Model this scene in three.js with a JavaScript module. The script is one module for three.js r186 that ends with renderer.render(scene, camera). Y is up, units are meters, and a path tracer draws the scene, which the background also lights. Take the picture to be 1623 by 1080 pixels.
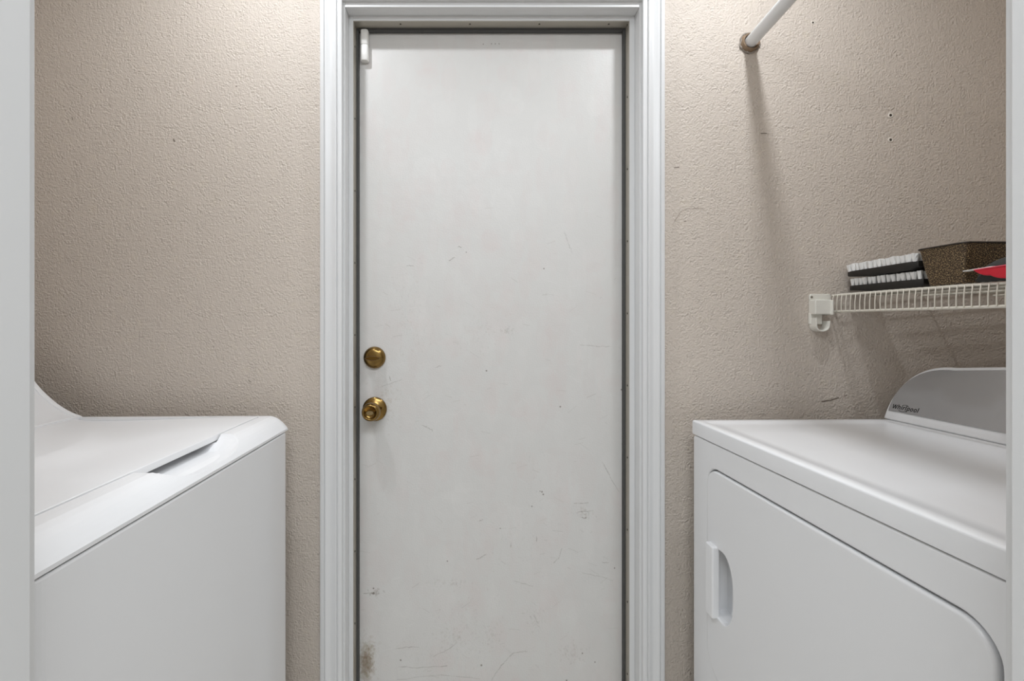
import * as THREE from 'three';
import { RoundedBoxGeometry } from 'three/addons/geometries/RoundedBoxGeometry.js';
import { mergeGeometries, mergeVertices, toCreasedNormals } from 'three/addons/utils/BufferGeometryUtils.js';
import { RectAreaLightUniformsLib } from 'three/addons/lights/RectAreaLightUniformsLib.js';
RectAreaLightUniformsLib.init();

// ---------------------------------------------------------------- camera, light, exposure
const scene = new THREE.Scene();
scene.background = new THREE.Color(0x101010);
const EYE = 1.19;                                   // camera height above the floor
const FOCAL = 725, VPX = 752, VPY = 517;            // focal length and vanishing point in pixels of the 1623 x 1080 frame
const camera = new THREE.PerspectiveCamera(2 * Math.atan(540 / FOCAL) * 180 / Math.PI, 1623 / 1080, 0.02, 30);
camera.position.set(0, EYE, 0);
camera.lookAt(0, EYE, -1);
camera.setViewOffset(1623, 1080, 811.5 - VPX, 540 - VPY, 1623, 1080);
const BULB = 2.3;                                   // candela of each out-of-view laundry room bulb
const HALL = 18;                                  // luminance of the unseen hall ceiling panel
const CONE = 89;                                    // half angle of the out-of-view bulbs, set to even out the wall light
const EXPOSURE = 0.95;
const BULB_TINT = 0xf5faff, HALL_TINT = 0xf1f8ff;
const ROOM_LIGHTS = [[-0.53, -0.84], [0.66, -0.84]];

// ---------------------------------------------------------------- helpers
const rng = (s) => () => { s = (s + 0x6d2b79f5) | 0; let t = Math.imul(s ^ (s >>> 15), 1 | s); t = (t + Math.imul(t ^ (t >>> 7), 61 | t)) ^ t; return ((t ^ (t >>> 14)) >>> 0) / 4294967296; };
const used = {};
function numbered(n) { const k = used[n] = (used[n] ?? -1) + 1; return k ? `${n}_${String(k).padStart(3, '0')}` : n; }
function add(name, geo, m, parent) {                // one mesh; parts may share a name
  const o = new THREE.Mesh(Array.isArray(geo) ? mergeGeometries(geo.map((g) => { const h = g.index ? g.toNonIndexed() : g; for (const k of Object.keys(h.attributes)) if (!['position', 'normal', 'uv'].includes(k)) h.deleteAttribute(k); return h; })) : geo, m);
  o.castShadow = o.receiveShadow = true;
  o.name = parent ? name : numbered(name);
  (parent || scene).add(o);
  return o;
}
function group(name, pos = [0, 0, 0], ry = 0) { const g = new THREE.Group(); g.name = numbered(name); g.position.set(...pos); g.rotation.y = ry; scene.add(g); return g; }
function tag(o, label, category, grp) { Object.assign(o.userData, { label, category }); if (grp) o.userData.group = grp; return o; }
const struct = (o) => { o.userData.kind = 'structure'; return o; };
const box = (x0, x1, y0, y1, z0, z1) => { const g = new THREE.BoxGeometry(x1 - x0, y1 - y0, z1 - z0); g.translate((x0 + x1) / 2, (y0 + y1) / 2, (z0 + z1) / 2); return g; };
const rbox = (x0, x1, y0, y1, z0, z1, r = 0.003, s = 3) => { const g = new RoundedBoxGeometry(x1 - x0, y1 - y0, z1 - z0, s, r); g.translate((x0 + x1) / 2, (y0 + y1) / 2, (z0 + z1) / 2); return g; };
function planarUv(g, a, b) { const p = g.attributes.position, uv = new Float32Array(p.count * 2); for (let i = 0; i < p.count; i++) { uv[2 * i] = p.getComponent(i, a); uv[2 * i + 1] = p.getComponent(i, b); } g.setAttribute('uv', new THREE.BufferAttribute(uv, 2)); return g; }
function wallUv(g) {                                // uv in metres from the dominant axis of each face
  if (g.index) g = g.toNonIndexed();
  const p = g.attributes.position, n = g.attributes.normal, uv = new Float32Array(p.count * 2);
  for (let i = 0; i < p.count; i++) {
    const ax = Math.abs(n.getX(i)), ay = Math.abs(n.getY(i)), az = Math.abs(n.getZ(i));
    const c = az >= ax && az >= ay ? [p.getX(i), p.getY(i)] : ax >= ay ? [p.getZ(i), p.getY(i)] : [p.getX(i), p.getZ(i)];
    uv[2 * i] = c[0]; uv[2 * i + 1] = c[1];
  }
  g.setAttribute('uv', new THREE.BufferAttribute(uv, 2)); return g;
}
// a sheet y = f(x, z) over a grid, closed by skirts down to yb
function heightPanel(xs, zs, f, yb, crease = 0.5) {
  const nx = xs.length, nz = zs.length, pos = [], idx = [];
  for (let j = 0; j < nz; j++) for (let i = 0; i < nx; i++) pos.push(xs[i], f(xs[i], zs[j]), zs[j]);
  const v = (i, j) => j * nx + i;
  for (let j = 0; j < nz - 1; j++) for (let i = 0; i < nx - 1; i++) idx.push(v(i, j), v(i, j + 1), v(i + 1, j + 1), v(i, j), v(i + 1, j + 1), v(i + 1, j));
  const rim = [];
  for (let i = 0; i < nx - 1; i++) rim.push(v(i, nz - 1));
  for (let j = nz - 1; j > 0; j--) rim.push(v(nx - 1, j));
  for (let i = nx - 1; i > 0; i--) rim.push(v(i, 0));
  for (let j = 0; j < nz - 1; j++) rim.push(v(0, j));
  const base = pos.length / 3;
  for (const r of rim) pos.push(pos[3 * r], yb, pos[3 * r + 2]);
  for (let k = 0; k < rim.length; k++) { const k2 = (k + 1) % rim.length; idx.push(rim[k], base + k, base + k2, rim[k], base + k2, rim[k2]); }
  const b = pos.length / 3, X0 = xs[0], X1 = xs[nx - 1], Z0 = zs[0], Z1 = zs[nz - 1];
  pos.push(X0, yb, Z0, X1, yb, Z0, X1, yb, Z1, X0, yb, Z1); idx.push(b, b + 1, b + 2, b, b + 2, b + 3);
  let g = new THREE.BufferGeometry();
  g.setAttribute('position', new THREE.Float32BufferAttribute(pos, 3)); g.setIndex(idx);
  g = toCreasedNormals(g, crease);
  return planarUv(g, 0, 2);
}
// closed rings joined into a skin
function loft(rings, capA = true, capB = true, crease = 0.6) {
  const n = rings[0].length, pos = [], idx = [];
  for (const r of rings) for (const p of r) pos.push(...p);
  for (let k = 0; k < rings.length - 1; k++) for (let i = 0; i < n; i++) { const a = k * n + i, b = k * n + (i + 1) % n, c = a + n, d = b + n; idx.push(a, b, d, a, d, c); }
  const cap = (k, flip) => { const c = pos.length / 3, r = rings[k]; const m = [0, 1, 2].map((q) => r.reduce((s, p) => s + p[q], 0) / n); pos.push(...m); for (let i = 0; i < n; i++) { const a = k * n + i, b = k * n + (i + 1) % n; flip ? idx.push(c, b, a) : idx.push(c, a, b); } };
  if (capA) cap(0, true); if (capB) cap(rings.length - 1, false);
  let g = new THREE.BufferGeometry();
  g.setAttribute('position', new THREE.Float32BufferAttribute(pos, 3)); g.setIndex(idx);
  g = toCreasedNormals(g, crease);
  return planarUv(g, 0, 1);
}
function rrect(w, h, r, n = 6, cx = 0, cy = 0) {    // points of a rounded rectangle, counter-clockwise
  const out = [], R = Array.isArray(r) ? r : [r, r, r, r];
  [[1, -1, -90], [1, 1, 0], [-1, 1, 90], [-1, -1, 180]].forEach(([sx, sy, a0], k) => { const q = R[k]; for (let i = 0; i <= n; i++) { const a = (a0 + 90 * i / n) * Math.PI / 180; out.push([cx + sx * (w / 2 - q) + q * Math.cos(a), cy + sy * (h / 2 - q) + q * Math.sin(a)]); } });
  return out;
}
const shapeOf = (pts) => new THREE.Shape(pts.map((p) => new THREE.Vector2(p[0], p[1])));
const pathOf = (pts) => new THREE.Path(pts.map((p) => new THREE.Vector2(p[0], p[1])));
function extrude(shape, depth, bevel = 0, seg = 2, curveSegments = 16) {
  return new THREE.ExtrudeGeometry(shape, { depth: depth - 2 * bevel, bevelEnabled: bevel > 0, bevelThickness: bevel, bevelSize: bevel, bevelOffset: -bevel, bevelSegments: seg, curveSegments }).translate(0, 0, bevel);
}
// shape in (z, y), face looking to -x at x = 0
const sideways = (g, depth) => g.rotateY(-Math.PI / 2).translate(depth, 0, 0);
const tube = (pts, r, seg = 24, rad = 8, closed = false, tension = 0.5) => new THREE.TubeGeometry(new THREE.CatmullRomCurve3(pts.map((p) => new THREE.Vector3(...p)), closed, 'catmullrom', tension), seg, r, rad, closed);
const lathe = (pts, seg = 40) => new THREE.LatheGeometry(pts.map((p) => new THREE.Vector2(p[0], p[1])), seg);

// ---------------------------------------------------------------- procedural textures
function noiseTile(size, cells, seed) {             // periodic gradient noise in -1..1
  const r = rng(seed), g = [];
  for (let i = 0; i < cells * cells; i++) { const a = r() * 6.283; g.push([Math.cos(a), Math.sin(a)]); }
  const out = new Float32Array(size * size), s = cells / size, fade = (t) => t * t * t * (t * (t * 6 - 15) + 10);
  for (let y = 0; y < size; y++) {
    const v = y * s, j = Math.floor(v), fv = v - j, j1 = (j + 1) % cells, wy = fade(fv);
    for (let x = 0; x < size; x++) {
      const u = x * s, i = Math.floor(u), fu = u - i, i1 = (i + 1) % cells, wx = fade(fu);
      const d = (a, b, du, dv) => { const q = g[b * cells + a]; return q[0] * du + q[1] * dv; };
      const p = d(i, j, fu, fv) * (1 - wx) + d(i1, j, fu - 1, fv) * wx, q = d(i, j1, fu, fv - 1) * (1 - wx) + d(i1, j1, fu - 1, fv - 1) * wx;
      out[y * size + x] = (p * (1 - wy) + q * wy) * 1.5;
    }
  }
  return out;
}
function dataTex(size, fn, srgb, metres) {
  const d = new Uint8Array(size * size * 4);
  for (let i = 0; i < size * size; i++) { const c = fn(i); d[4 * i] = c[0]; d[4 * i + 1] = c[1]; d[4 * i + 2] = c[2]; d[4 * i + 3] = 255; }
  const t = new THREE.DataTexture(d, size, size);
  t.wrapS = t.wrapT = THREE.RepeatWrapping; t.magFilter = THREE.LinearFilter; t.minFilter = THREE.LinearMipmapLinearFilter; t.generateMipmaps = true;
  if (srgb) t.colorSpace = THREE.SRGBColorSpace;
  t.repeat.set(1 / metres, 1 / metres); t.needsUpdate = true;
  return t;
}
const clamp = (v) => Math.max(0, Math.min(255, v));
const nA = noiseTile(1024, 64, 11), nB = noiseTile(1024, 128, 12), nC = noiseTile(1024, 20, 13), nD = noiseTile(1024, 256, 14);
const peelBump = dataTex(1024, (i) => { const r = 0.5 * nA[i] + 0.62 * nB[i] + 0.2 * nD[i]; const v = clamp(128 + 130 * Math.sign(r) * Math.pow(Math.abs(r), 1.15) * (0.75 + 0.5 * nC[i])); return [v, v, v]; }, false, 0.55);
const fineBump = dataTex(1024, (i) => { const v = clamp(128 + 60 * nC[i] + 40 * nB[i]); return [v, v, v]; }, false, 0.5);
const speckle = dataTex(1024, (i) => { const t = nD[i] * 0.9 + nB[i] * 0.5; const k = t > 0.42 ? 2 : t > 0.12 ? 1 : 0; return [[52, 39, 26], [112, 90, 60], [196, 170, 124]][k]; }, true, 0.34);
function canvasTex(w, h, draw, x0, y0, wm, hm) {    // a canvas laid over the rectangle x0..x0+wm, y0..y0+hm of a surface with uv in metres
  const c = document.createElement('canvas'); c.width = w; c.height = h;
  draw(c.getContext('2d'), w, h);
  const t = new THREE.CanvasTexture(c); t.colorSpace = THREE.SRGBColorSpace;
  t.wrapS = t.wrapT = THREE.ClampToEdgeWrapping;
  t.repeat.set(1 / wm, 1 / hm); t.offset.set(-x0 / wm, -y0 / hm);
  return t;
}
function stain(g, x, y, rx, ry, color, n, seed, size = 2.5, a = 0.1) {   // a patch of small specks of dirt
  const r = rng(seed); g.fillStyle = color;
  for (let i = 0; i < n; i++) { const q = Math.sqrt(-2 * Math.log(r() + 1e-6)), t = r() * 6.283; g.globalAlpha = a * (0.4 + r()); g.beginPath(); g.ellipse(x + rx * 0.5 * q * Math.cos(t), y + ry * 0.5 * q * Math.sin(t), size * (0.4 + r() * 1.4), size * (0.3 + r() * 0.8), r() * 3.14, 0, 6.283); g.fill(); }
  g.globalAlpha = 1;
}
function scratch(g, pts, color, width, a) { g.strokeStyle = color; g.lineWidth = width; g.globalAlpha = a; g.lineCap = 'round'; g.lineJoin = 'round'; g.beginPath(); pts.forEach((p, i) => (i ? g.lineTo(...p) : g.moveTo(...p))); g.stroke(); g.globalAlpha = 1; }

// ---------------------------------------------------------------- materials
const std = (color, roughness, o = {}) => new THREE.MeshStandardMaterial({ color, roughness, ...o });
const WALL = '#ccc1b6';
const M = {
  wall: std(WALL, 0.62, { bumpMap: peelBump, bumpScale: 0.0029 }),
  plainWall: std('#d9d7d2', 0.8, { bumpMap: peelBump, bumpScale: 0.001 }),
  ceiling: std('#d3d0cb', 0.9, { bumpMap: fineBump, bumpScale: 0.001 }),
  floor: std('#d6d0c7', 0.5, { bumpMap: fineBump, bumpScale: 0.0006 }),
  trim: std('#dedede', 0.33),
  enamel: new THREE.MeshPhysicalMaterial({ color: '#ededee', roughness: 0.3, clearcoat: 0.35, clearcoatRoughness: 0.12 }),
  plastic: std('#f0f0f1', 0.34),
  pocket: std('#c9cacc', 0.5),
  rubber: std('#4a4a49', 0.7),
  strip: std('#b5afa4', 0.4, { metalness: 0.45 }),
  nail: std('#57524a', 0.4, { metalness: 0.8 }),
  brass: std('#8a6f42', 0.25, { metalness: 1 }),
  darkBrass: std('#6e5228', 0.34, { metalness: 1 }),
  nickel: std('#a08c66', 0.3, { metalness: 1 }),
  sensor: std('#eceae6', 0.45),
  vinyl: std('#dbd5c8', 0.4),
  bracket: std('#e6e3da', 0.42),
  rod: std('#e2e3e4', 0.36),
  socket: std('#8d7760', 0.75),
  blackPlastic: std('#1d1a17', 0.55),
  bristle: std('#f1f0ee', 0.6),
  pan: std('#ffffff', 0.5, { map: speckle, bumpMap: speckle, bumpScale: 0.0003 }),
  panRim: std('#2a2119', 0.45),
  red: std('#c8102a', 0.3),
  blade: std('#e9e6e2', 0.35),
  fabric: std('#3b3b39', 0.85),
  screw: std('#8b857b', 0.35, { metalness: 0.8 }),
  anchor: std('#ddd5ca', 0.6),
  hole: std('#3a332b', 0.9),
  steel: new THREE.MeshPhysicalMaterial({ color: '#b3b4b6', roughness: 0.2, metalness: 0.6, clearcoat: 0.3, clearcoatRoughness: 0.08 }),
  bulb: std('#ffffff', 0.4, { emissive: BULB_TINT, emissiveIntensity: 2.5 }),
  panelGlow: std('#ffffff', 0.6, { emissive: HALL_TINT, emissiveIntensity: 2.5 }),
};

// ---------------------------------------------------------------- the laundry room
const XL = -1.28, XR = 1.42, ZB = -1.22, ZN = -0.40, CEIL = 2.44;
const JL = -0.345, JR = 0.440, JT = EYE + 0.851;             // faces of the back door's jamb
const wallY = (py) => EYE + (VPY - py) * 1.22 / FOCAL, wallX = (px) => (px - VPX) * 1.22 / FOCAL;   // where a mark seen in the photograph sits on the back wall
{
  const W = 2.94, x0 = -1.4;
  const backMap = canvasTex(2048, 1700, (g, w, h) => {
    g.fillStyle = WALL; g.fillRect(0, 0, w, h);
    const k = w / W, X = (px) => (wallX(px) - x0) * k, Y = (py) => h - wallY(py) * h / 2.44, r = rng(5);
    for (let i = 0; i < 5000; i++) { g.globalAlpha = 0.035; g.fillStyle = r() < 0.5 ? '#8f8275' : '#e3d8cc'; g.beginPath(); g.ellipse(r() * w, r() * h, 2 + r() * 9, 2 + r() * 7, r() * 3, 0, 6.283); g.fill(); }
    g.globalAlpha = 1;
    const S = (pts, a = 0.7, wd = 1.6, c = '#4d4136') => scratch(g, pts.map((p) => [X(p[0]), Y(p[1])]), c, wd, a);
    S([[1069, 351], [1079, 336], [1087, 332], [1100, 330.5], [1115, 331]], 0.45, 1.6, '#75685b');  // edge relief of a smooth wall patch, drawn as dark and pale lines
    S([[1072, 358], [1085, 360], [1102, 362], [1112, 359]], 0.5, 1.5, '#d8cdc1');
    S([[1069, 266], [1076, 265]], 0.6, 2);
    S([[1084, 351], [1087, 351]], 0.5, 2);
    S([[1206, 211.5], [1215, 211.5]], 0.75, 1.4);
    S([[1225, 69], [1233, 70], [1240, 72]], 0.3, 1.8, '#8a7c6e');
    S([[1303, 637], [1308, 636], [1316, 635], [1322, 633], [1329, 631]], 0.75, 2, '#3d3226');
    S([[1180, 637], [1220, 638], [1262, 636], [1303, 637]], 0.12, 1.3, '#6a5c4e');
    S([[1338, 628], [1342, 627]], 0.5, 1.6);
    S([[275, 221], [277, 225]], 0.8, 2.2, '#4a3f35'); S([[277, 226], [279, 226]], 0.9, 2, '#e9e0d6');
    S([[374, 137], [375, 137]], 0.7, 1.8); S([[114, 186], [115, 190]], 0.6, 1.6);
    S([[209, 588], [212, 588]], 0.8, 2, '#e9dfd2'); S([[177, 396], [180, 396]], 0.7, 1.8, '#e9dfd2');
    S([[394, 603], [398, 606]], 0.35, 1.6);
  }, x0, 0, W, 2.44);
  const top = EYE + 0.869;
  const sh = shapeOf([[x0, 0], [-0.363, 0], [-0.363, top], [0.458, top], [0.458, 0], [1.54, 0], [1.54, CEIL], [x0, CEIL]]);
  struct(add('wall_back', extrude(sh, 0.12).translate(0, 0, ZB - 0.12), std('#ffffff', 0.6, { map: backMap, bumpMap: peelBump, bumpScale: 0.0029 })));
  struct(add('wall_left', wallUv(box(XL - 0.12, XL, 0, CEIL, ZB, ZN)), M.wall));
  struct(add('wall_right', wallUv(box(XR, XR + 0.12, 0, CEIL, ZB, ZN)), M.wall));
  // wall with the wide opening that the camera looks through
  const OL = -0.3873, OR = 0.4684, OT = 2.34;  // head is out of view, kept high so hall light reaches the back wall
  const near = shapeOf([[-1.4, 0], [OL - 0.018, 0], [OL - 0.018, OT + 0.018], [OR + 0.018, OT + 0.018], [OR + 0.018, 0], [1.54, 0], [1.54, CEIL], [-1.4, CEIL]]);
  struct(add('wall_front', extrude(near, 0.115).translate(0, 0, ZN), M.wall));
  struct(add('floor', wallUv(box(-1.4, 1.54, -0.1, 0, -1.34, 1.42)), M.floor));
  struct(add('ceiling', wallUv(box(-1.4, 1.54, CEIL, CEIL + 0.1, -1.34, 1.42)), M.ceiling));
  // the hall behind the camera
  struct(add('wall_hall_left', wallUv(box(-1.4, -1.28, 0, CEIL, ZN + 0.115, 1.3)), M.plainWall));
  struct(add('wall_hall_right', wallUv(box(1.42, 1.54, 0, CEIL, ZN + 0.115, 1.3)), M.plainWall));
  struct(add('wall_hall_rear', wallUv(box(-1.4, 1.54, 0, CEIL, 1.3, 1.42)), M.plainWall));
}

// moulded casing round an opening: profile points are (distance from the opening, thickness)
function casing(parent, prof, xl, xr, yt, z, dir) {
  const ring = (f) => prof.map(([u, t]) => f(u, z + dir * t));
  const L = loft([ring((u, q) => [xl - u, 0, q]), ring((u, q) => [xl - u, yt + u, q])], true, false, 0.35);
  const T = loft([ring((u, q) => [xl - u, yt + u, q]), ring((u, q) => [xr + u, yt + u, q])], false, false, 0.35);
  const R = loft([ring((u, q) => [xr + u, yt + u, q]), ring((u, q) => [xr + u, 0, q])], false, true, 0.35);
  add('side_casing', L, M.trim, parent); add('head_casing', T, M.trim, parent); add('side_casing', R, M.trim, parent);
}
const PROFILE = [[0, 0], [0, 0.0095], [0.001, 0.0108], [0.0025, 0.0112], [0.0098, 0.0112], [0.0108, 0.0104], [0.0118, 0.0086], [0.0128, 0.0086], [0.0136, 0.0112], [0.0146, 0.0132], [0.0165, 0.0136], [0.0195, 0.0126], [0.024, 0.0116], [0.029, 0.0116], [0.034, 0.0127], [0.039, 0.0146], [0.042, 0.0154], [0.0432, 0.015], [0.0440, 0.0126], [0.0452, 0.0126], [0.0460, 0.0158], [0.0472, 0.0168], [0.053, 0.0168], [0.0555, 0.016], [0.0565, 0.014], [0.0565, 0]];
{
  const c = struct(group('trim_1'));
  casing(c, PROFILE, -0.3507, 0.4455, EYE + 0.8645, ZB, 1);
  c.userData.label = 'white moulded casing around the back door';
}
{ // jamb, stop, weatherstrip and gasket of the back door
  const f = struct(group('trim_2')); f.userData.label = 'white door jamb with nailed metal weatherstrip';
  const z0 = -1.22, z1 = -1.35, zs = -1.255, zd = -1.30;
  add('side_jamb', rbox(JL - 0.017, JL, 0, JT + 0.017, z1, z0, 0.0015), M.trim, f);
  add('side_jamb', rbox(JR, JR + 0.017, 0, JT + 0.017, z1, z0, 0.0015), M.trim, f);
  add('head_jamb', rbox(JL, JR, JT, JT + 0.017, z1, z0, 0.0015), M.trim, f);
  const SL = -0.333, SR = 0.4255, ST = EYE + 0.8385;
  add('door_stop', rbox(JL, SL, 0, JT, zd + 0.0005, zs, 0.0012), M.trim, f);
  add('door_stop', rbox(SR, JR, 0, JT, zd + 0.0005, zs, 0.0012), M.trim, f);
  add('door_stop', rbox(SL, SR, ST, JT, zd + 0.0005, zs, 0.0012), M.trim, f);
  const nail = new THREE.SphereGeometry(0.0028, 10, 8);
  const stripL = add('weatherstrip', rbox(SL, SL + 0.0012, 0.01, ST, -1.285, -1.2565, 0.0004, 1), M.strip, f);
  const stripR = add('weatherstrip', rbox(SR - 0.0012, SR, 0.01, ST, -1.285, -1.2565, 0.0004, 1), M.strip, f);
  const stripT = add('weatherstrip', rbox(SL, SR, ST - 0.0012, ST, -1.285, -1.2565, 0.0004, 1), M.strip, f);
  for (const [s, x] of [[stripL, SL + 0.0012], [stripR, SR - 0.0012]]) for (let k = 0; k < 11; k++) { const n = add('nail', nail, M.nail, s); n.position.set(x, EYE + 0.775 - 0.2 * k + (x > 0 ? 0.06 : 0), -1.268); n.scale.set(0.6, 1, 1); }
  for (let k = 0; k < 4; k++) { const n = add('nail', nail, M.nail, stripT); n.position.set(-0.205 + 0.1925 * k, ST - 0.0012, -1.268); n.scale.set(1, 0.6, 1); }
  add('gasket', rbox(SL, -0.3255, 0.01, ST, -1.2985, -1.2855, 0.002), M.rubber, f);
  add('gasket', rbox(0.418, SR, 0.01, ST, -1.2985, -1.2855, 0.002), M.rubber, f);
  add('gasket', rbox(-0.3255, 0.418, ST - 0.0085, ST, -1.2985, -1.2855, 0.002), M.rubber, f);
  add('threshold', rbox(JL, JR, 0, 0.016, -1.35, -1.21, 0.004), M.strip, f);
}
{ // opening in front of the camera
  const f = struct(group('trim_3')); f.userData.label = 'white jamb and casing of the opening the photo is taken through';
  const OL = -0.3873, OR = 0.4684, OT = 2.34;
  add('side_jamb', rbox(OL - 0.018, OL, 0, OT + 0.018, ZN, ZN + 0.115, 0.002), M.trim, f);
  add('side_jamb', rbox(OR, OR + 0.018, 0, OT + 0.018, ZN, ZN + 0.115, 0.002), M.trim, f);
  add('head_jamb', rbox(OL, OR, OT, OT + 0.018, ZN, ZN + 0.115, 0.002), M.trim, f);
  const flat = [[0, 0], [0, 0.011], [0.0012, 0.0145], [0.004, 0.0165], [0.05, 0.0165], [0.0565, 0.014], [0.0565, 0]];
  casing(f, flat, -0.3975, 0.4805, OT + 0.012, ZN, -1);
  casing(f, flat, -0.3975, 0.4805, OT + 0.012, ZN + 0.115, 1);
}

// ---------------------------------------------------------------- the back door with its locks
{
  const d = struct(group('door_1')); d.userData.label = 'scuffed white flush door with brass deadbolt and knob';
  const ZD = -1.30, x0 = JL + 0.002, x1 = JR - 0.002, y0 = 0.018, y1 = JT - 0.003, S = FOCAL / 1.30;
  const map = canvasTex(1024, 2048, (g, w, h) => {
    g.fillStyle = '#d3d1ce'; g.fillRect(0, 0, w, h);
    const X = (px) => ((px - VPX) / S - x0) * w / (x1 - x0), Y = (py) => h - (EYE + (VPY - py) / S - y0) * h / (y1 - y0), r = rng(77);
    for (let i = 0; i < 900; i++) { g.globalAlpha = 0.02; g.fillStyle = r() < 0.5 ? '#b5aca4' : '#e8e8e8'; g.beginPath(); g.ellipse(r() * w, r() * h, 8 + r() * 40, 8 + r() * 60, 0, 0, 6.283); g.fill(); }
    g.globalAlpha = 1;
    const D = (x, y, rx, ry, n, a = 0.06, c = '#6f665c', s = 3) => stain(g, X(x), Y(y), rx * 2.3, ry * 2.3, c, n, Math.round(x * 7 + y), s, a);
    D(580, 1054, 12, 26, 900, 0.05, '#7d6a52', 5); D(582, 1048, 11, 14, 260, 0.07, '#6a573f', 4); D(586, 1028, 10, 8, 120, 0.06, '#8a7860', 4);
    D(740, 1000, 60, 45, 260, 0.035); D(905, 1035, 22, 14, 90, 0.06); D(700, 1040, 90, 30, 260, 0.035); D(710, 925, 40, 6, 70, 0.05); D(755, 530, 30, 30, 130, 0.035);
    D(655, 530, 40, 60, 170, 0.035); D(615, 640, 22, 26, 130, 0.06, '#8a7560'); D(640, 470, 40, 30, 90, 0.03); D(805, 525, 9, 5, 40, 0.06); D(925, 815, 14, 8, 60, 0.07); D(800, 870, 60, 50, 120, 0.03); D(860, 770, 60, 60, 130, 0.025);
    D(720, 1010, 20, 12, 60, 0.06); D(780, 1012, 14, 14, 50, 0.06); D(850, 982, 12, 12, 50, 0.05); D(595, 940, 10, 4, 40, 0.12);
    const C = (pts, a = 0.5, wd = 1.6, c = '#5e574f') => { for (let i = 0; i < pts.length - 1; i++) { const n = 5, P = []; for (let k = 0; k <= n; k++) P.push([X(pts[i][0] + (pts[i + 1][0] - pts[i][0]) * k / n) + (r() - 0.5) * 3, Y(pts[i][1] + (pts[i + 1][1] - pts[i][1]) * k / n) + (r() - 0.5) * 3]); for (let k = 0; k < n; k++) scratch(g, [P[k], P[k + 1]], c, wd * (0.6 + r() * 0.6), a * (0.35 + 0.5 * r())); } };
    C([[726, 391], [731, 392]], 0.5); C([[712, 413], [720, 408]], 0.5, 2.2); C([[645, 421], [655, 422]], 0.45); C([[894, 367], [900, 385], [908, 402]], 0.28, 3, '#8a8784');
    C([[605, 613], [625, 606], [637, 602]], 0.3); C([[618, 598], [619, 604]], 0.45, 2.2); C([[669, 674], [676, 677], [686, 683]], 0.5, 1.8); C([[690, 582], [700, 580]], 0.35, 2);
    C([[955, 733], [968, 758], [981, 780]], 0.35, 2.2, '#77726c'); C([[910, 799], [932, 797]], 0.4, 2.4); C([[918, 812], [940, 810]], 0.35, 2); C([[922, 820], [926, 823], [930, 820]], 0.4, 2);
    C([[920, 547], [945, 549], [970, 550]], 0.3, 1.6); C([[779, 1078], [790, 1062], [803, 1046], [815, 1035], [836, 1033]], 0.35, 2.6, '#77726c'); C([[686, 1041], [705, 1033], [724, 1020]], 0.32, 1.8); C([[627, 1030], [645, 1026], [664, 1027]], 0.35, 1.8);
    C([[632, 1057], [660, 1059], [708, 1056]], 0.35, 1.8); C([[850, 850], [851, 858]], 0.45, 2.2); C([[878, 893], [886, 884], [890, 870]], 0.35, 2.2, '#77726c'); C([[810, 862], [809, 868]], 0.45, 2); C([[815, 922], [845, 930]], 0.3, 1.8);
    C([[924, 909], [945, 913], [972, 921]], 0.25, 1.6); C([[954, 892], [965, 892]], 0.4, 1.6); C([[577, 941], [590, 941]], 0.45, 1.8); C([[755, 887], [770, 880]], 0.3, 2.6); C([[760, 826], [766, 824]], 0.3, 2);
    C([[845, 975], [853, 988]], 0.3, 3, '#77726c'); C([[630, 1078], [700, 1070], [760, 1076]], 0.25, 2);
    for (const [x, y, q] of [[766, 70, 2], [779, 69.5, 2], [785, 69.5, 2], [791, 69.5, 2], [592, 933, 3], [592, 941, 4], [859, 780, 3], [861, 784, 3], [856, 779, 2], [843, 803, 2.5], [793, 838, 2], [709, 890, 2.5], [763, 1055, 3.5], [635, 1047, 3], [739, 400, 2], [862, 426, 2.5], [771, 588, 3], [974, 901, 2.5], [923, 1036, 2.5], [943, 1050, 2.5], [898, 1079, 3], [985, 618, 3], [888, 645, 3]]) { g.globalAlpha = 0.55; g.fillStyle = '#5d554c'; g.beginPath(); g.ellipse(X(x), Y(y), q, q * 0.8, 0, 0, 6.283); g.fill(); }
    for (let i = 0; i < 260; i++) { const x = r() * w, y = h * (0.25 + 0.75 * Math.pow(r(), 0.7)), a = (r() - 0.5) * 1.2, l = 6 + r() * 34; scratch(g, [[x, y], [x + l * Math.cos(a), y + l * Math.sin(a)]], r() < 0.6 ? '#8d867e' : '#efeeec', 1 + r(), 0.1 + r() * 0.12); }
    g.globalAlpha = 1;
  }, x0, y0, x1 - x0, y1 - y0);
  add('slab', wallUv(rbox(x0, x1, y0, y1, ZD - 0.045, ZD, 0.002)), std('#ffffff', 0.42, { map, bumpMap: fineBump, bumpScale: 0.0005 }), d);
  const at = (px, py) => [(px - VPX) / S, EYE + (VPY - py) / S, ZD];
  // deadbolt: domed rose with a thumb turn
  const [bx, by] = at(594, 567);
  const db = add('deadbolt', lathe([[0, 0], [0.0312, 0], [0.0312, 0.004], [0.030, 0.0075], [0.0272, 0.0125], [0.0235, 0.0150], [0.0228, 0.0162], [0.018, 0.0178], [0.010, 0.0188], [0, 0.019]], 48).rotateX(Math.PI / 2), M.brass, d);
  db.position.set(bx, by, ZD); db.userData.label = 'round brass deadbolt with thumb turn above the knob';
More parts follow.
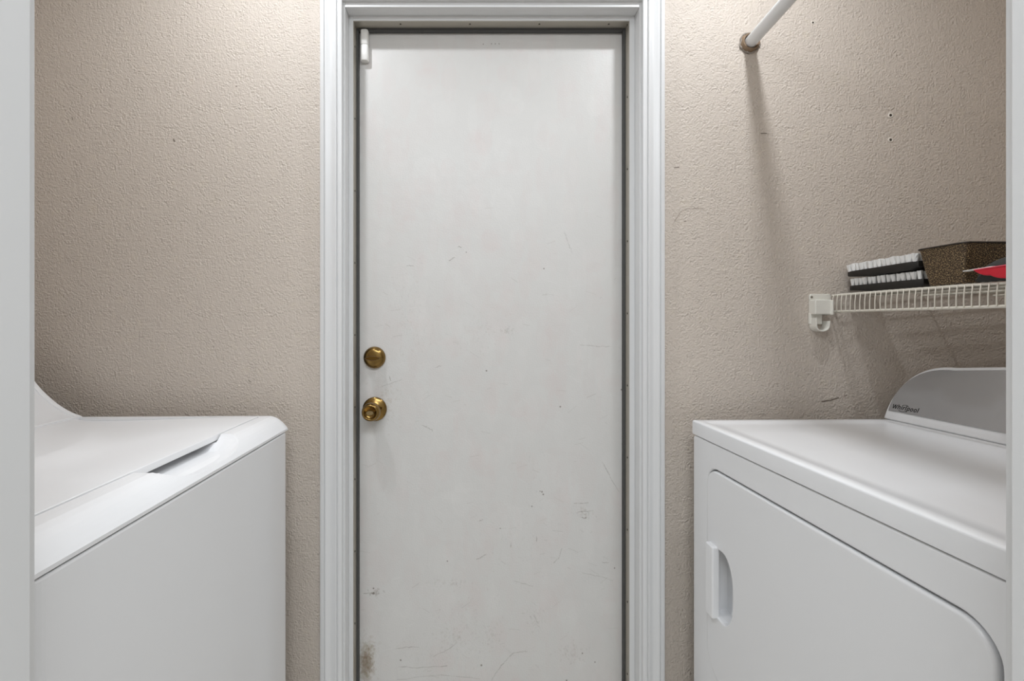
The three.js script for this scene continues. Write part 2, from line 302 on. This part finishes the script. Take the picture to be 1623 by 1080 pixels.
  {
    const n = 40, ring = (s, z, k = 1) => Array.from({ length: n }, (_, i) => { const a = i / n * 6.283; const c = Math.cos(a), q = Math.sin(a); return [0.0215 * s * Math.sign(c) * Math.pow(Math.abs(c), 0.9) , 0.0066 * k * s * q * (1 - 0.35 * c * c), z]; });
    const tt = add('thumb_turn', loft([ring(0.85, 0.017), ring(0.9, 0.021), ring(1, 0.026), ring(0.98, 0.034), ring(0.9, 0.0365, 0.8)], false, true, 0.8), M.darkBrass, db);
    tt.rotation.z = 0.03;
  }
  // knob: rose, neck, tulip knob with a turn button
  const [kx, ky] = at(594.2, 648.5);
  const kn = add('door_knob', lathe([[0, 0], [0.0342, 0], [0.0342, 0.004], [0.0335, 0.0065], [0.0305, 0.0085], [0.026, 0.0105], [0.0205, 0.0125], [0.0160, 0.0150], [0.0142, 0.020], [0.0146, 0.026], [0.0175, 0.0315], [0.0225, 0.037], [0.0252, 0.043], [0.0255, 0.049], [0.0242, 0.0555], [0.0215, 0.0600], [0.0190, 0.0615], [0.0172, 0.0608], [0.0158, 0.0575], [0.0100, 0.0545], [0, 0.054]], 56).rotateX(Math.PI / 2), M.brass, d);
  kn.position.set(kx, ky, ZD); kn.userData.label = 'round brass door knob with a turn button in its centre';
  {
    const n = 32, ring = (s, z, k = 1) => Array.from({ length: n }, (_, i) => { const a = i / n * 6.283; return [0.0108 * s * Math.cos(a), 0.0058 * k * s * Math.sin(a), z]; });
    const b = add('turn_button', loft([ring(1, 0.053), ring(1, 0.060), ring(0.92, 0.0628), ring(0.75, 0.0636, 0.7)], false, true, 0.8), M.nickel, kn);
    b.rotation.z = 0.05;
  }
  const sc = add('rose_dark_disc', new THREE.CylinderGeometry(0.0034, 0.0034, 0.003, 16).rotateX(Math.PI / 2).translate(0.0195, 0.004, 0.0122), M.darkBrass, kn);  // small dark disc at the right of the rose
  sc.userData.label = 'small dark disc in the rose';
}
{ // contact sensor on the door
  const g = tag(group('door_sensor', [-0.3095, EYE + 0.7905, -1.30]), 'small white plastic contact sensor stuck to the top left corner of the door', 'sensor');
  const prof = (y0, y1) => { const pts = rrect(0.0225, 0.019, [0.002, 0.0075, 0.0075, 0.002], 6).map((p) => [p[0], p[1] + 0.0095]); const ring = (y, s) => pts.map((p) => [p[0] * s, y, 0.0095 + (p[1] - 0.0095) * s]).reverse(); return loft([ring(y0, 0.9), ring(y0 + 0.002, 1), ring(y1 - 0.002, 1), ring(y1, 0.9)].reverse(), true, true, 0.7); };
  add('magnet_cover', prof(0.0015, 0.0425), M.sensor, g);
  add('sensor_cover', prof(-0.0435, 0.0005), M.sensor, g);
}

// ---------------------------------------------------------------- washer
const RY = 0.0234;                                   // both machines stand slightly askew
const lin = (a, b, n) => Array.from({ length: n + 1 }, (_, i) => a + (b - a) * i / n);
const uniq = (l) => [...new Set(l.map((v) => Math.round(v * 1e5) / 1e5))].sort((a, b) => a - b);
const smooth = (t) => { t = Math.max(0, Math.min(1, t)); return t * t * (3 - 2 * t); };
{
  const g = tag(group('washing_machine', [-0.468, 0, -1.15], RY), 'white top-loading washing machine left of the door, with a scooped finger grip under the lid', 'washing machine');
  const D = 0.70, W = 0.69, Yt = 0.965, Yb = 0.929;
  // cabinet: footprint with rounded corners
  const foot = shapeOf(rrect(D, W, 0.022, 8, -D / 2, -W / 2));
  const cab = extrude(foot, 0.896, 0.003, 2).rotateX(-Math.PI / 2).translate(0, 0.03, 0);
  add('cabinet', cab, M.enamel, g);
  for (const [x, z] of [[-0.05, 0.05], [-0.05, W - 0.05], [-0.65, 0.05], [-0.65, W - 0.05]]) add('levelling_foot', new THREE.CylinderGeometry(0.018, 0.022, 0.032, 16).translate(x, 0.016, z), M.rubber, g);
  const LX0 = -0.5, LX1 = -0.065, LZ0 = 0.018, LZ1 = W - 0.018, SC = 0.322;
  const front = (x) => x > -0.046 ? Yt - 0.031 * ((x + 0.046) / 0.046) ** 2 : Yt;
  const ends = (z, r = 0.005) => { const q = Math.min(z, W - z); return q < r ? r - Math.sqrt(Math.max(0, r * r - (r - q) ** 2)) : 0; };
  const scoop = (x, z) => {
    const u = (z - SC) / 0.126, v = x > -0.066 ? (x + 0.066) / 0.0605 : x < -0.12 ? (x + 0.12) / 0.02 : 0;
    const rr = Math.sqrt(Math.abs(u) ** 3.4 + Math.abs(v) ** 3);
    return rr >= 1 ? 0 : 0.025 * Math.min(1, (1 - rr) / 0.5) ** 0.8;
  };
  const f = (x, z) => {
    const inLid = x > LX0 && x < LX1 && z > LZ0 && z < LZ1;
    return Math.min(inLid ? Yt - 0.014 : front(x) - ends(z), front(x) - ends(z) - scoop(x, z));
  };
  const xs = uniq([-D, -0.6, LX0 - 0.0002, LX0 + 0.0002, -0.3, ...lin(-0.145, -0.075, 16), LX1 - 0.0002, LX1 + 0.0002, ...lin(-0.0635, 0, 60)]);
  const zs = uniq([...lin(0, 0.005, 5), 0.01, LZ0 - 0.0002, LZ0 + 0.0002, ...lin(0.05, 0.2, 5), ...lin(SC - 0.13, SC + 0.13, 70), ...lin(0.48, 0.66, 5), LZ1 - 0.0002, LZ1 + 0.0002, ...lin(W - 0.005, W, 5)]);
  add('top_panel', heightPanel(xs, zs, f, Yb, 0.45), M.plastic, g);
  // lid with a curved crease along its rear third
  const arc = (z) => -0.286 - 2.29 * (z - 0.345) ** 2;
  const lidF = (x, z) => {
    const q = x - arc(z), m = LX1 - arc(z);
    let y = Yt + 0.0012; if (q > 0) y -= 0.0085 * Math.sin(Math.PI / 2 * Math.min(1, q / 0.07)) * (q < 0.07 ? 1 : 1 - smooth((q - 0.07) / (m - 0.07)));
    const e = Math.min(x - (LX0 + 0.001), LX1 - 0.003 - x, z - LZ0 - 0.0012, LZ1 - 0.0012 - z), r = 0.0025;
    if (e < r) y -= r - Math.sqrt(Math.max(0, r * r - (r - e) ** 2));
    return y;
  };
  const lx = uniq([...lin(LX0 + 0.001, LX0 + 0.0035, 4), ...lin(LX0 + 0.004, LX1 - 0.006, 110), ...lin(LX1 - 0.0055, LX1 - 0.003, 4)]);
  const lz = uniq([...lin(LZ0 + 0.0012, LZ0 + 0.0037, 4), ...lin(LZ0 + 0.005, LZ1 - 0.005, 80), ...lin(LZ1 - 0.0037, LZ1 - 0.0012, 4)]);
  add('lid', heightPanel(lx, lz, lidF, Yt - 0.0105, 0.5), M.plastic, g);
  // rear console with a concave front
  const P = [[-0.500, Yt - 0.004], [-0.512, Yt + 0.003], [-0.530, Yt + 0.010], [-0.552, Yt + 0.022], [-0.575, Yt + 0.039], [-0.600, Yt + 0.062], [-0.622, Yt + 0.088], [-0.640, Yt + 0.115], [-0.652, Yt + 0.140], [-0.660, Yt + 0.155], [-0.675, Yt + 0.162], [-0.690, Yt + 0.155], [-0.697, Yt + 0.13], [-0.697, Yt - 0.004]];
  const con = (o) => { const s = new THREE.Shape(); s.moveTo(P[0][0] - o, P[0][1]); s.splineThru(P.slice(1, 9).map((p) => new THREE.Vector2(p[0] - o, p[1] - o * 0.6))); for (const p of P.slice(9)) s.lineTo(p[0], p[1] - (p[1] > Yt + 0.1 ? o : 0)); s.closePath(); return s; };
  add('console', extrude(con(0.0025), W - 0.024, 0, 1, 30).translate(0, 0, 0.012), M.enamel, g);
  for (const z of [0.0005, W - 0.0145]) add('console_end_cap', extrude(con(0), 0.014, 0.002, 2, 30).translate(0, 0, z), M.plastic, g);
  add('console_base_strip', rbox(-0.507, -0.4985, Yt - 0.004, Yt + 0.0055, 0.014, W - 0.014, 0.002), M.plastic, g);
}

// ---------------------------------------------------------------- dryer
{
  const g = tag(group('clothes_dryer', [0.55, 0, -1.149], RY), 'white clothes dryer right of the door, with a grey back panel and recessed door handle', 'clothes dryer');
  const D = 0.68, W = 0.725, Yt = EYE - 0.2355, Yl = EYE - 0.2700;
  const body = extrude(shapeOf(rrect(D - 0.045, W, 0.006, 3, 0.045 + (D - 0.045) / 2, -W / 2)), Yl - 0.004 - 0.03, 0.001, 1).rotateX(-Math.PI / 2).translate(0, 0.03, 0);
  // front panel with the opening for the door
  const DZ = 0.362, DW = 0.594, DT = EYE - 0.329, DB = EYE - 0.812;
  const dPts = (o, n = 10) => rrect(DW - 2 * o, DT - DB - 2 * o, [0.07 - o, 0.043 - o, 0.043 - o, 0.07 - o], n, DZ, (DT + DB) / 2);
  const fs = shapeOf(rrect(W, Yl - 0.003 - 0.03, [0.004, 0.008, 0.008, 0.004], 4, W / 2, (Yl - 0.003 + 0.03) / 2));
  fs.holes.push(pathOf(dPts(0).reverse()));
  const frontPanel = sideways(extrude(fs, 0.019, 0.0035, 3), 0.019);
  add('cabinet', [body, frontPanel], M.enamel, g);
  for (const [x, z] of [[0.05, 0.05], [0.05, W - 0.05], [0.63, 0.05], [0.63, W - 0.05]]) add('levelling_foot', new THREE.CylinderGeometry(0.018, 0.022, 0.032, 16).translate(x, 0.016, z), M.rubber, g);
  // door with D-shaped finger pocket
  const HZ = 0.098, HY0 = EYE - 0.663, HY1 = EYE - 0.503;       // grip bar and pocket
  const ds = shapeOf(dPts(0.0035));
  const hole = [[HZ - 0.009, HY0 + 0.006]];
  for (let i = 0; i <= 14; i++) { const a = -Math.PI / 2 + Math.PI * i / 14; hole.push([HZ + 0.034 + 0.040 * Math.cos(a), (HY0 + HY1) / 2 + 0.078 * Math.sign(Math.sin(a)) * Math.pow(Math.abs(Math.sin(a)), 0.85)]); }
  hole.push([HZ - 0.009, HY1 - 0.006]);
  ds.holes.push(pathOf([...hole].reverse()));
  const door = add('door', sideways(extrude(ds, 0.018, 0.004, 4), 0.018).translate(-0.003, 0, 0), M.enamel, g);
  { // pocket surface: deep beside the bar, rising to the face on the far side of the arc
    const n = hole.length, cz = HZ + 0.024, cy = (HY0 + HY1) / 2;
    const ring = (s, x) => hole.map(([z, y]) => { const zz = cz + (z - cz) * s, yy = cy + (y - cy) * (0.25 + 0.75 * s); return [x(zz), yy, zz]; });
    const deep = (z) => 0.034 - 0.0335 * smooth((z - HZ - 0.022) / 0.050);
    add('finger_pocket', loft([ring(1.01, () => 0.0015), ring(0.995, deep), ring(0.85, (z) => deep(z) + 0.0005), ring(0.5, (z) => deep(z) + 0.001)], false, true, 0.5), M.plastic, door);
    // raised grip bar beside the pocket, thicker towards its ends
    const bar = sideways(extrude(shapeOf(rrect(0.032, HY1 - HY0 + 0.004, [0.004, 0.004, 0.004, 0.010], 5, HZ, (HY0 + HY1) / 2)), 0.017, 0.0035, 3), 0.017).translate(-0.0145, 0, 0);
    add('handle', bar, M.plastic, door);
  }
  // top panel with a shallow dished centre
  const X0 = -0.002, X1 = D, Z0 = -0.0006, Z1 = W + 0.0006;
  const tf = (x, z) => {
    const e = Math.min(x - X0, z - Z0, Z1 - z), r = 0.005; let y = Yt;
    if (e < r) y -= r - Math.sqrt(Math.max(0, r * r - (r - e) ** 2));
    const q = Math.min(x - X0 - 0.020, z - Z0 - 0.024, Z1 - 0.024 - z, 0.478 - x);
    return y - 0.0022 * smooth(q / 0.006);
  };
  add('top_panel', heightPanel(uniq([...lin(X0, X0 + 0.005, 6), ...lin(0.016, 0.025, 8), ...lin(0.05, 0.45, 8), ...lin(0.47, 0.48, 8), 0.55, X1]), uniq([...lin(Z0, Z0 + 0.005, 6), ...lin(0.021, 0.03, 8), ...lin(0.06, 0.66, 8), ...lin(W - 0.03, W - 0.021, 8), ...lin(Z1 - 0.005, Z1, 6)]), tf, Yl, 0.5), M.enamel, g);
  // rear console: quarter-round ends, leaning back, grey face plate
  const H = 0.147, hood = (o, yb) => {
    const a = 0.135 - o, pts = [];
    for (let i = 0; i <= 22; i++) { const t = Math.PI / 2 * i / 22; pts.push([o + a - a * Math.cos(t) ** 0.82, yb + (H - o - yb) * Math.sin(t) ** 0.95]); }
    for (let i = 1; i <= 8; i++) { const z = o + a + (W / 2 - o - a) * i / 8; pts.push([z, H - o + 0.017 * Math.sin(Math.PI / 2 * i / 8)]); }
    pts.pop();
    const m = pts.map(([z, y]) => [W - z, y]);
    return shapeOf([...m, ...pts.reverse()]);
  };
  const con = new THREE.Group(); con.name = 'console'; con.position.set(0.487, Yt + 0.0025, 0); con.rotation.z = -0.3; g.add(con);
  const shell = sideways(extrude(hood(0.0005, 0), 0.085, 0.0035, 3), 0.085);
  add('console_shell', shell, M.enamel, con);
  add('console_foot', box(0.006, 0.12, -0.04, 0.012, 0.012, W - 0.012), M.enamel, con);
  const logo = canvasTex(2048, 512, (c, w, h) => {
    c.fillStyle = '#ffffff'; c.fillRect(0, 0, w, h);
    const k = w / W; c.fillStyle = '#1b1c1e'; c.strokeStyle = '#1b1c1e';
    c.save(); c.translate(0.0165 * k, h - 0.0285 * k); c.transform(1, 0, -0.16, 1, 0, 0);
    c.font = 'bold 42px sans-serif'; const tw = c.measureText('Whirlpool').width; c.scale(0.066 * k / tw, 1); c.fillText('Whirlpool', 0, 0);
    c.restore();
    c.lineWidth = 3; c.beginPath(); c.ellipse(0.0465 * k, h - 0.0330 * k, 0.0135 * k, 0.0085 * k, -0.2, 0.9, 2.7); c.stroke(); c.beginPath(); c.ellipse(0.0485 * k, h - 0.0335 * k, 0.0105 * k, 0.0080 * k, -0.1, -2.2, -0.5); c.stroke();
  }, 0, 0, W, W / 4);
  const face = M.steel.clone(); face.map = logo;
  add('face_plate', sideways(extrude(hood(0.0085, 0.021), 0.003, 0.0006, 1), 0.003).translate(-0.0022, 0, 0), face, con).userData.label = 'grey face plate with dark italic lettering';
}

// ---------------------------------------------------------------- wire shelf
const SHX = 0.945, SHY = EYE + 0.0850;               // front edge and deck height at the back wall
let shelf;
{
  shelf = tag(group('wire_shelf', [SHX, SHY, -1.213], 0.03), 'off-white coated wire shelf with close-set rungs on the right wall above the dryer', 'shelf');
  shelf.rotation.x = 0.006;
  const LEN = 0.79, DEP = 0.44, LIP = 0.047, R = 0.0013;
  const shape = new THREE.CurvePath();
  const wirePts = [[DEP, 0, 0], [0.2, 0, 0], [0.02, 0, 0], [0.006, -0.0006, 0], [0.001, -0.005, 0], [0, -0.012, 0], [0, -0.03, 0], [0, -LIP, 0]];
  const wire = tube(wirePts, R, 22, 6, false, 0.3);
  for (let z = 0.006; z < LEN; z += 0.0137) { const w = add('wire', wire, M.vinyl, shelf); w.position.z = z; }
  const rail = (x, y, r) => add('rail', new THREE.CylinderGeometry(r, r, LEN, 10).rotateX(Math.PI / 2).translate(x, y, LEN / 2), M.vinyl, shelf);
  rail(0.0045, -0.0045, 0.0026); rail(0.003, -LIP, 0.0030); rail(0.10, -0.0040, 0.0026); rail(0.25, -0.0040, 0.0026); rail(DEP, -0.0040, 0.0026);
}
{ // end bracket that holds the shelf's front corner on the back wall, with a hook for a hanging rod
  const bx = wallX(1293.5), by = wallY(487);
  const g = tag(group('shelf_bracket', [bx, by, ZB]), 'white plastic end bracket with a hook, holding the front corner of the wire shelf', 'bracket');
  const s = 1.22 / FOCAL;
  add('mounting_plate', extrude(shapeOf(rrect(0.056, 0.0185, 0.006, 5, 0.007, 0.0255)), 0.006, 0.0015, 2).translate(0, 0, 0.0002), M.bracket, g);
  add('sleeve', rbox(-0.021, 0.0225, -0.0200, 0.0185, 0.0002, 0.026, 0.0025), M.bracket, g);
  add('sleeve_flange', rbox(0.0185, 0.0235, -0.0215, 0.017, 0.0002, 0.031, 0.0018), M.bracket, g);
  add('arm', rbox(-0.0225, 0.0105, -0.046, -0.016, 0.0002, 0.009, 0.0025), M.bracket, g);
  // U hook: a band bent round below the arm
  const out = [], inn = [], R = 0.0185, r = 0.0150, cy = -0.046;
  const hs = new THREE.Shape(); hs.moveTo(-R, 0.004 + cy + 0.018); hs.lineTo(-R, cy - 0.002); hs.absarc(0, cy - 0.002, R, Math.PI, 2 * Math.PI, false); hs.lineTo(R + 0.001, cy + 0.012); hs.lineTo(r + 0.001, cy + 0.012); hs.lineTo(r, cy - 0.002); hs.absarc(0, cy - 0.002, r, 2 * Math.PI, Math.PI, true); hs.lineTo(-r, 0.004 + cy + 0.018); hs.closePath();
  add('hook', extrude(hs, 0.026, 0.0012, 2, 20).scale(1, 0.86, 1).translate(-0.001, -0.008, 0.0002), M.bracket, g);
  const sc = add('screw', new THREE.SphereGeometry(0.0032, 14, 10).scale(1, 1, 0.5).translate(-0.0165, 0.0262, 0.0064), M.screw, g); sc.userData.label = 'grey screw head';
}
// a point on the shelf: x across, z along from the back wall, standing on the wires
const onShelf = (x, z) => new THREE.Vector3(x, 0.0014, z).applyMatrix4((shelf.updateMatrixWorld(true), shelf.matrixWorld));

// ---------------------------------------------------------------- things on the shelf
const tuft = (() => { // a bundle of bristles, wider at the tips, with a split top
  const n = 14, r = rng(3), rings = [];
  for (const [y, s] of [[0, 0.62], [0.006, 0.72], [0.012, 0.86], [0.0185, 1]]) rings.push(Array.from({ length: n }, (_, i) => { const a = -i / n * 6.283, q = s * (1 + (r() - 0.5) * 0.24 * (y > 0.005 ? 1 : 0.3)); return [0.0056 * q * Math.cos(a), y + (y > 0.018 ? (r() - 0.5) * 0.002 : 0), 0.0062 * q * Math.sin(a)]; }));
  return loft(rings, false, true, 0.5);
})();
function brush(name, label, pos, ry, rx, fan, seed) {
  const g = tag(group(name, pos, ry), label, 'brush', 'scrubbing brush blocks stacked on the wire shelf'); g.rotation.order = 'YXZ'; g.rotation.x = rx;
  const L = 0.192, Wd = 0.062, T = 0.0185, r = rng(seed);
  // boat-shaped block: flat top, belly that thins to both ends
  const rings = [];
  for (let i = 0; i <= 24; i++) {
    const t = i / 24, z = t * L, e = Math.min(t, 1 - t), w = Wd * (0.80 + 0.20 * Math.sqrt(Math.min(1, e / 0.12))), th = T * (0.66 + 0.34 * smooth(Math.min(t / 0.38, (1 - t) / 0.1)));
    rings.push(rrect(w, th, [th * 0.25, th * 0.12, th * 0.12, th * 0.25], 3).map(([x, y]) => [x, T - th / 2 + y, z]));
  }
  add('block', loft(rings, true, true, 0.5), M.blackPlastic, g);
  for (let row = 0; row < 4; row++) for (let k = 0; k < 15; k++) {
    const m = add('bristle_tuft', tuft, M.bristle, g), s = fan[0] + r() * fan[1];
    m.position.set(-0.0235 + row * 0.0157, T - 0.001, 0.009 + k * (L - 0.018) / 14 + (r() - 0.5) * 0.0015);
    m.scale.set(s, 0.95 + r() * 0.1, s); m.rotation.set((r() - 0.5) * 0.16, r() * 6, (row - 1.5) * 0.035 + (r() - 0.5) * 0.08);
  }
  return g;
}
{
  const p = onShelf(0.066, 0.012);
  brush('scrub_brush', 'lower of the two black brush blocks, its white bristle tufts standing apart', [p.x, p.y + 0.0005, p.z], 0.03, 0.004, [0.92, 0.12], 21);
  brush('scrub_brush', 'upper of the two black brush blocks, its white bristles packed closely', [p.x - 0.003, p.y + 0.0375, p.z - 0.002], 0.0, -0.012, [1.32, 0.25], 22);
}
{ // loaf pan, its short end towards the aisle
  const p = onShelf(0.0135, 0.262);
  const g = tag(group('loaf_pan', [p.x, p.y + 0.0003, p.z], 0.03), 'dark brown speckled loaf pan with a flared rim beside the brushes on the wire shelf', 'loaf pan');
  const LX = 0.22, WZ = 0.102, Hh = 0.0805, Rr = 0.012;
  const ring = (y, o, r = Rr) => rrect(LX - 2 * o, WZ - 2 * o, Math.max(0.002, r - o * 0.3), 5, LX / 2, 0).map(([x, z]) => [x, y, z]).reverse();
  const wall = loft([ring(0.006, 0.022), ring(0.0, 0.017), ring(0.002, 0.0145), ring(Hh * 0.5, 0.008), ring(Hh, 0.002), ring(Hh, 0.0035), ring(Hh * 0.5, 0.0095), ring(0.004, 0.0165)], true, true, 0.5);
  { const q = wall.attributes.position, uv = wall.attributes.uv, n = wall.attributes.normal; for (let i = 0; i < q.count; i++) { const a = Math.abs(n.getX(i)) > Math.abs(n.getZ(i)); uv.setXY(i, a ? q.getZ(i) : q.getX(i), q.getY(i)); } }
  add('body', wall, M.pan, g);
  const rimPts = rrect(LX - 0.001, WZ - 0.001, Rr + 0.001, 5, LX / 2, 0).map(([x, z]) => [x, Hh, z]);
  add('rim', tube(rimPts, 0.0017, 120, 8, true, 0.2), M.panRim, g);
}
{ // red plastic scraper with a white blade
  const p = onShelf(-0.0035, 0.340);
  const g = tag(group('scraper', [p.x, p.y + 0.0002, p.z], 0.02), 'red plastic scraper with a thin white blade at the right end of the wire shelf', 'scraper');
  const s = new THREE.Shape(); s.moveTo(0.0, 0.0215); s.lineTo(0.14, 0.0295); s.quadraticCurveTo(0.15, 0.029, 0.15, 0.024); s.lineTo(0.14, 0.013); s.quadraticCurveTo(0.10, 0.0085, 0.075, 0.0015); s.quadraticCurveTo(0.06, -0.0005, 0.045, 0.002); s.quadraticCurveTo(0.034, 0.004, 0.028, 0.009); s.quadraticCurveTo(0.012, 0.009, 0.0, 0.0215);
  add('handle', sideways(extrude(s, 0.015, 0.002, 3, 20), 0.015), M.red, g);
  add('blade', rbox(0.0015, 0.0135, -0.0009, 0.0009, -0.020, 0.03, 0.0006, 1).rotateX(-0.06).translate(0, 0.0235, 0), M.blade, g);
  add('edge_bead', tube([[0.0005, 0.0222, 0.001], [0.0005, 0.0258, 0.07], [0.0005, 0.0300, 0.14]], 0.0011, 12, 6), std('#e2596b', 0.3), g);
}
{ // black padded pouch leaning behind the scraper
  const p = onShelf(0.0465, 0.322);
  const g = tag(group('padded_pouch', [p.x, p.y + 0.0002, p.z], 0.02), 'black padded cloth pouch lying between the speckled loaf pan and the red scraper', 'pouch');
  const rings = [];
  for (let i = 0; i <= 20; i++) { const t = i / 20, e = Math.sqrt(Math.max(0.03, 1 - (2 * t - 1) ** 4)), h = (0.044 + 0.012 * t) * e, w = 0.062 * (0.7 + 0.3 * e); rings.push(Array.from({ length: 20 }, (_, k) => { const a = k / 20 * 6.283, c = Math.cos(a), q = Math.sin(a); return [w / 2 * Math.sign(c) * Math.abs(c) ** 0.6, h / 2 + h / 2 * Math.sign(q) * Math.abs(q) ** 0.6, t * 0.20]; })); }
  add('body', loft(rings, true, true, 0.9), M.fabric, g);
  add('piping', tube(Array.from({ length: 11 }, (_, i) => { const t = i / 10, e = Math.sqrt(Math.max(0.03, 1 - (2 * t - 1) ** 4)); return [-0.031 * (0.7 + 0.3 * e), (0.044 + 0.012 * t) * e / 2, t * 0.20]; }), 0.0013, 30, 6), M.fabric, g);
}

// ---------------------------------------------------------------- closet rod and its socket
{
  const wx = wallX(1187.5), wy = wallY(69), wz = ZB, dir = new THREE.Vector3(-0.058, -0.004, 1).normalize();
  const s = tag(group('rod_socket', [wx, wy, wz]), 'brown wall socket with a cracked paint edge, holding the end of the white closet rod', 'socket');
  const r = rng(9);
  const cup = lathe([[0, 0.001], [0.0255, 0.001], [0.0262, 0.0035], [0.0235, 0.0050], [0.0225, 0.0105], [0.0215, 0.0125], [0.0190, 0.0125], [0.0186, 0.004], [0, 0.004]], 36).rotateX(Math.PI / 2);
  add('cup', cup, M.socket, s);
  const crumbs = Array.from({ length: 28 }, (_, i) => { const a = i / 28 * 6.283, q = 0.0258 + (r() - 0.5) * 0.0035; return [q * Math.cos(a), q * Math.sin(a), 0.0015 + r() * 0.003]; });
  add('paint_edge', tube(crumbs, 0.0022, 90, 6, true), M.wall, s);
  const rod = tag(group('closet_rod', [wx, wy, wz + 0.0055]), 'white round closet rod running from the wall socket towards the viewer at upper right', 'closet rod');
  const L = 0.812;
  const g = new THREE.CylinderGeometry(0.0158, 0.0158, L, 40).translate(0, L / 2, 0);
  g.applyQuaternion(new THREE.Quaternion().setFromUnitVectors(new THREE.Vector3(0, 1, 0), dir));
  add('pole', g, M.rod, rod);
}

// ---------------------------------------------------------------- wall anchors left in the back wall
{
  const A = group('wall_anchor', [wallX(1411.5), wallY(183), ZB]);
  add('collar', new THREE.TorusGeometry(0.0052, 0.0019, 8, 24).scale(1, 1, 0.7), M.anchor, A);
  add('hole', new THREE.CircleGeometry(0.004, 20).translate(0, 0, 0.0004), M.hole, A);  // flat dark disc standing in for the shade inside the anchor
  tag(A, 'upper of two wall anchors in the right wall area above the brushes', 'wall anchor', 'anchors left in the wall');
  const cp = (px, py, label) => { const c = A.clone(); c.name = numbered('wall_anchor'); c.position.set(wallX(px), wallY(py), ZB); c.userData = { ...A.userData, label }; scene.add(c); return c; };
  cp(1411.5, 222, 'lower of two wall anchors above the brushes, the nearer one to the shelf');
  const s = cp(1288.5, 36, 'single small wall anchor close to the closet rod near the top of the picture'); s.scale.setScalar(0.75);
}

// ---------------------------------------------------------------- lamps, all out of view
ROOM_LIGHTS.forEach(([x, z], i) => {  // out of view; placed from cast shadows, flood cone chosen for the wall brightness
  const g = tag(group('unseen_ceiling_lamp', [x, CEIL, z]), i ? 'unseen downward flood bulb in a ceiling holder above the dryer side' : 'unseen downward flood bulb in a ceiling holder above the washing machine side', 'lamp', 'bulbs on the laundry room ceiling');
  add('holder', lathe([[0, 0], [0.055, 0], [0.055, -0.006], [0.046, -0.012], [0.030, -0.018], [0.026, -0.024], [0, -0.024]], 36), M.plastic, g);
  add('reflector', lathe([[0.018, -0.022], [0.020, -0.032], [0.030, -0.046], [0.0385, -0.056], [0.040, -0.0625], [0.0385, -0.0655], [0.0365, -0.0655], [0.037, -0.058], [0.028, -0.047], [0.018, -0.034]], 36), M.plastic, g);
  const b = add('lens', lathe([[0, -0.069], [0.015, -0.0685], [0.028, -0.067], [0.0365, -0.0645], [0.0365, -0.0625], [0, -0.0625]], 36), M.bulb, g); b.castShadow = false;
  const l = new THREE.SpotLight(BULB_TINT, BULB, 0, CONE * Math.PI / 180, 1, 2); l.position.set(0, -0.0705, 0); l.target.position.set(0, -1, 0);
  l.castShadow = true; l.shadow.radius = 1.6; l.shadow.mapSize.set(2048, 2048); l.shadow.bias = -0.0005;
  const k = new THREE.PointLight(BULB_TINT, BULB * 0.2, 0, 2); k.position.set(0, -0.0705, 0); k.castShadow = true; k.shadow.radius = 1.6; k.shadow.bias = -0.0005;   // extra sideways light, set to lift the upper back wall
  g.add(l, l.target, k);
});
{
  const g = tag(group('unseen_hall_light', [0.04, CEIL, 0.48]), 'unseen flat light panel on the hall ceiling behind the camera, placed to light the door and back wall', 'lamp');  // out of view behind the camera, sized to light the door and back wall
  add('frame', rbox(-0.62, 0.62, -0.03, -0.001, -0.21, 0.21, 0.004), M.plastic, g);
  add('diffuser', rbox(-0.6, 0.6, -0.034, -0.028, -0.2, 0.2, 0.001), M.panelGlow, g);
  const l = new THREE.RectAreaLight(HALL_TINT, HALL, 1.2, 0.4); l.position.set(0, -0.036, 0); l.rotation.x = -Math.PI / 2; g.add(l);
}

const renderer = new THREE.WebGLRenderer({ antialias: true });
renderer.toneMapping = THREE.LinearToneMapping;
renderer.toneMappingExposure = EXPOSURE;
renderer.shadowMap.enabled = true;
renderer.shadowMap.type = THREE.PCFSoftShadowMap;
renderer.render(scene, camera);
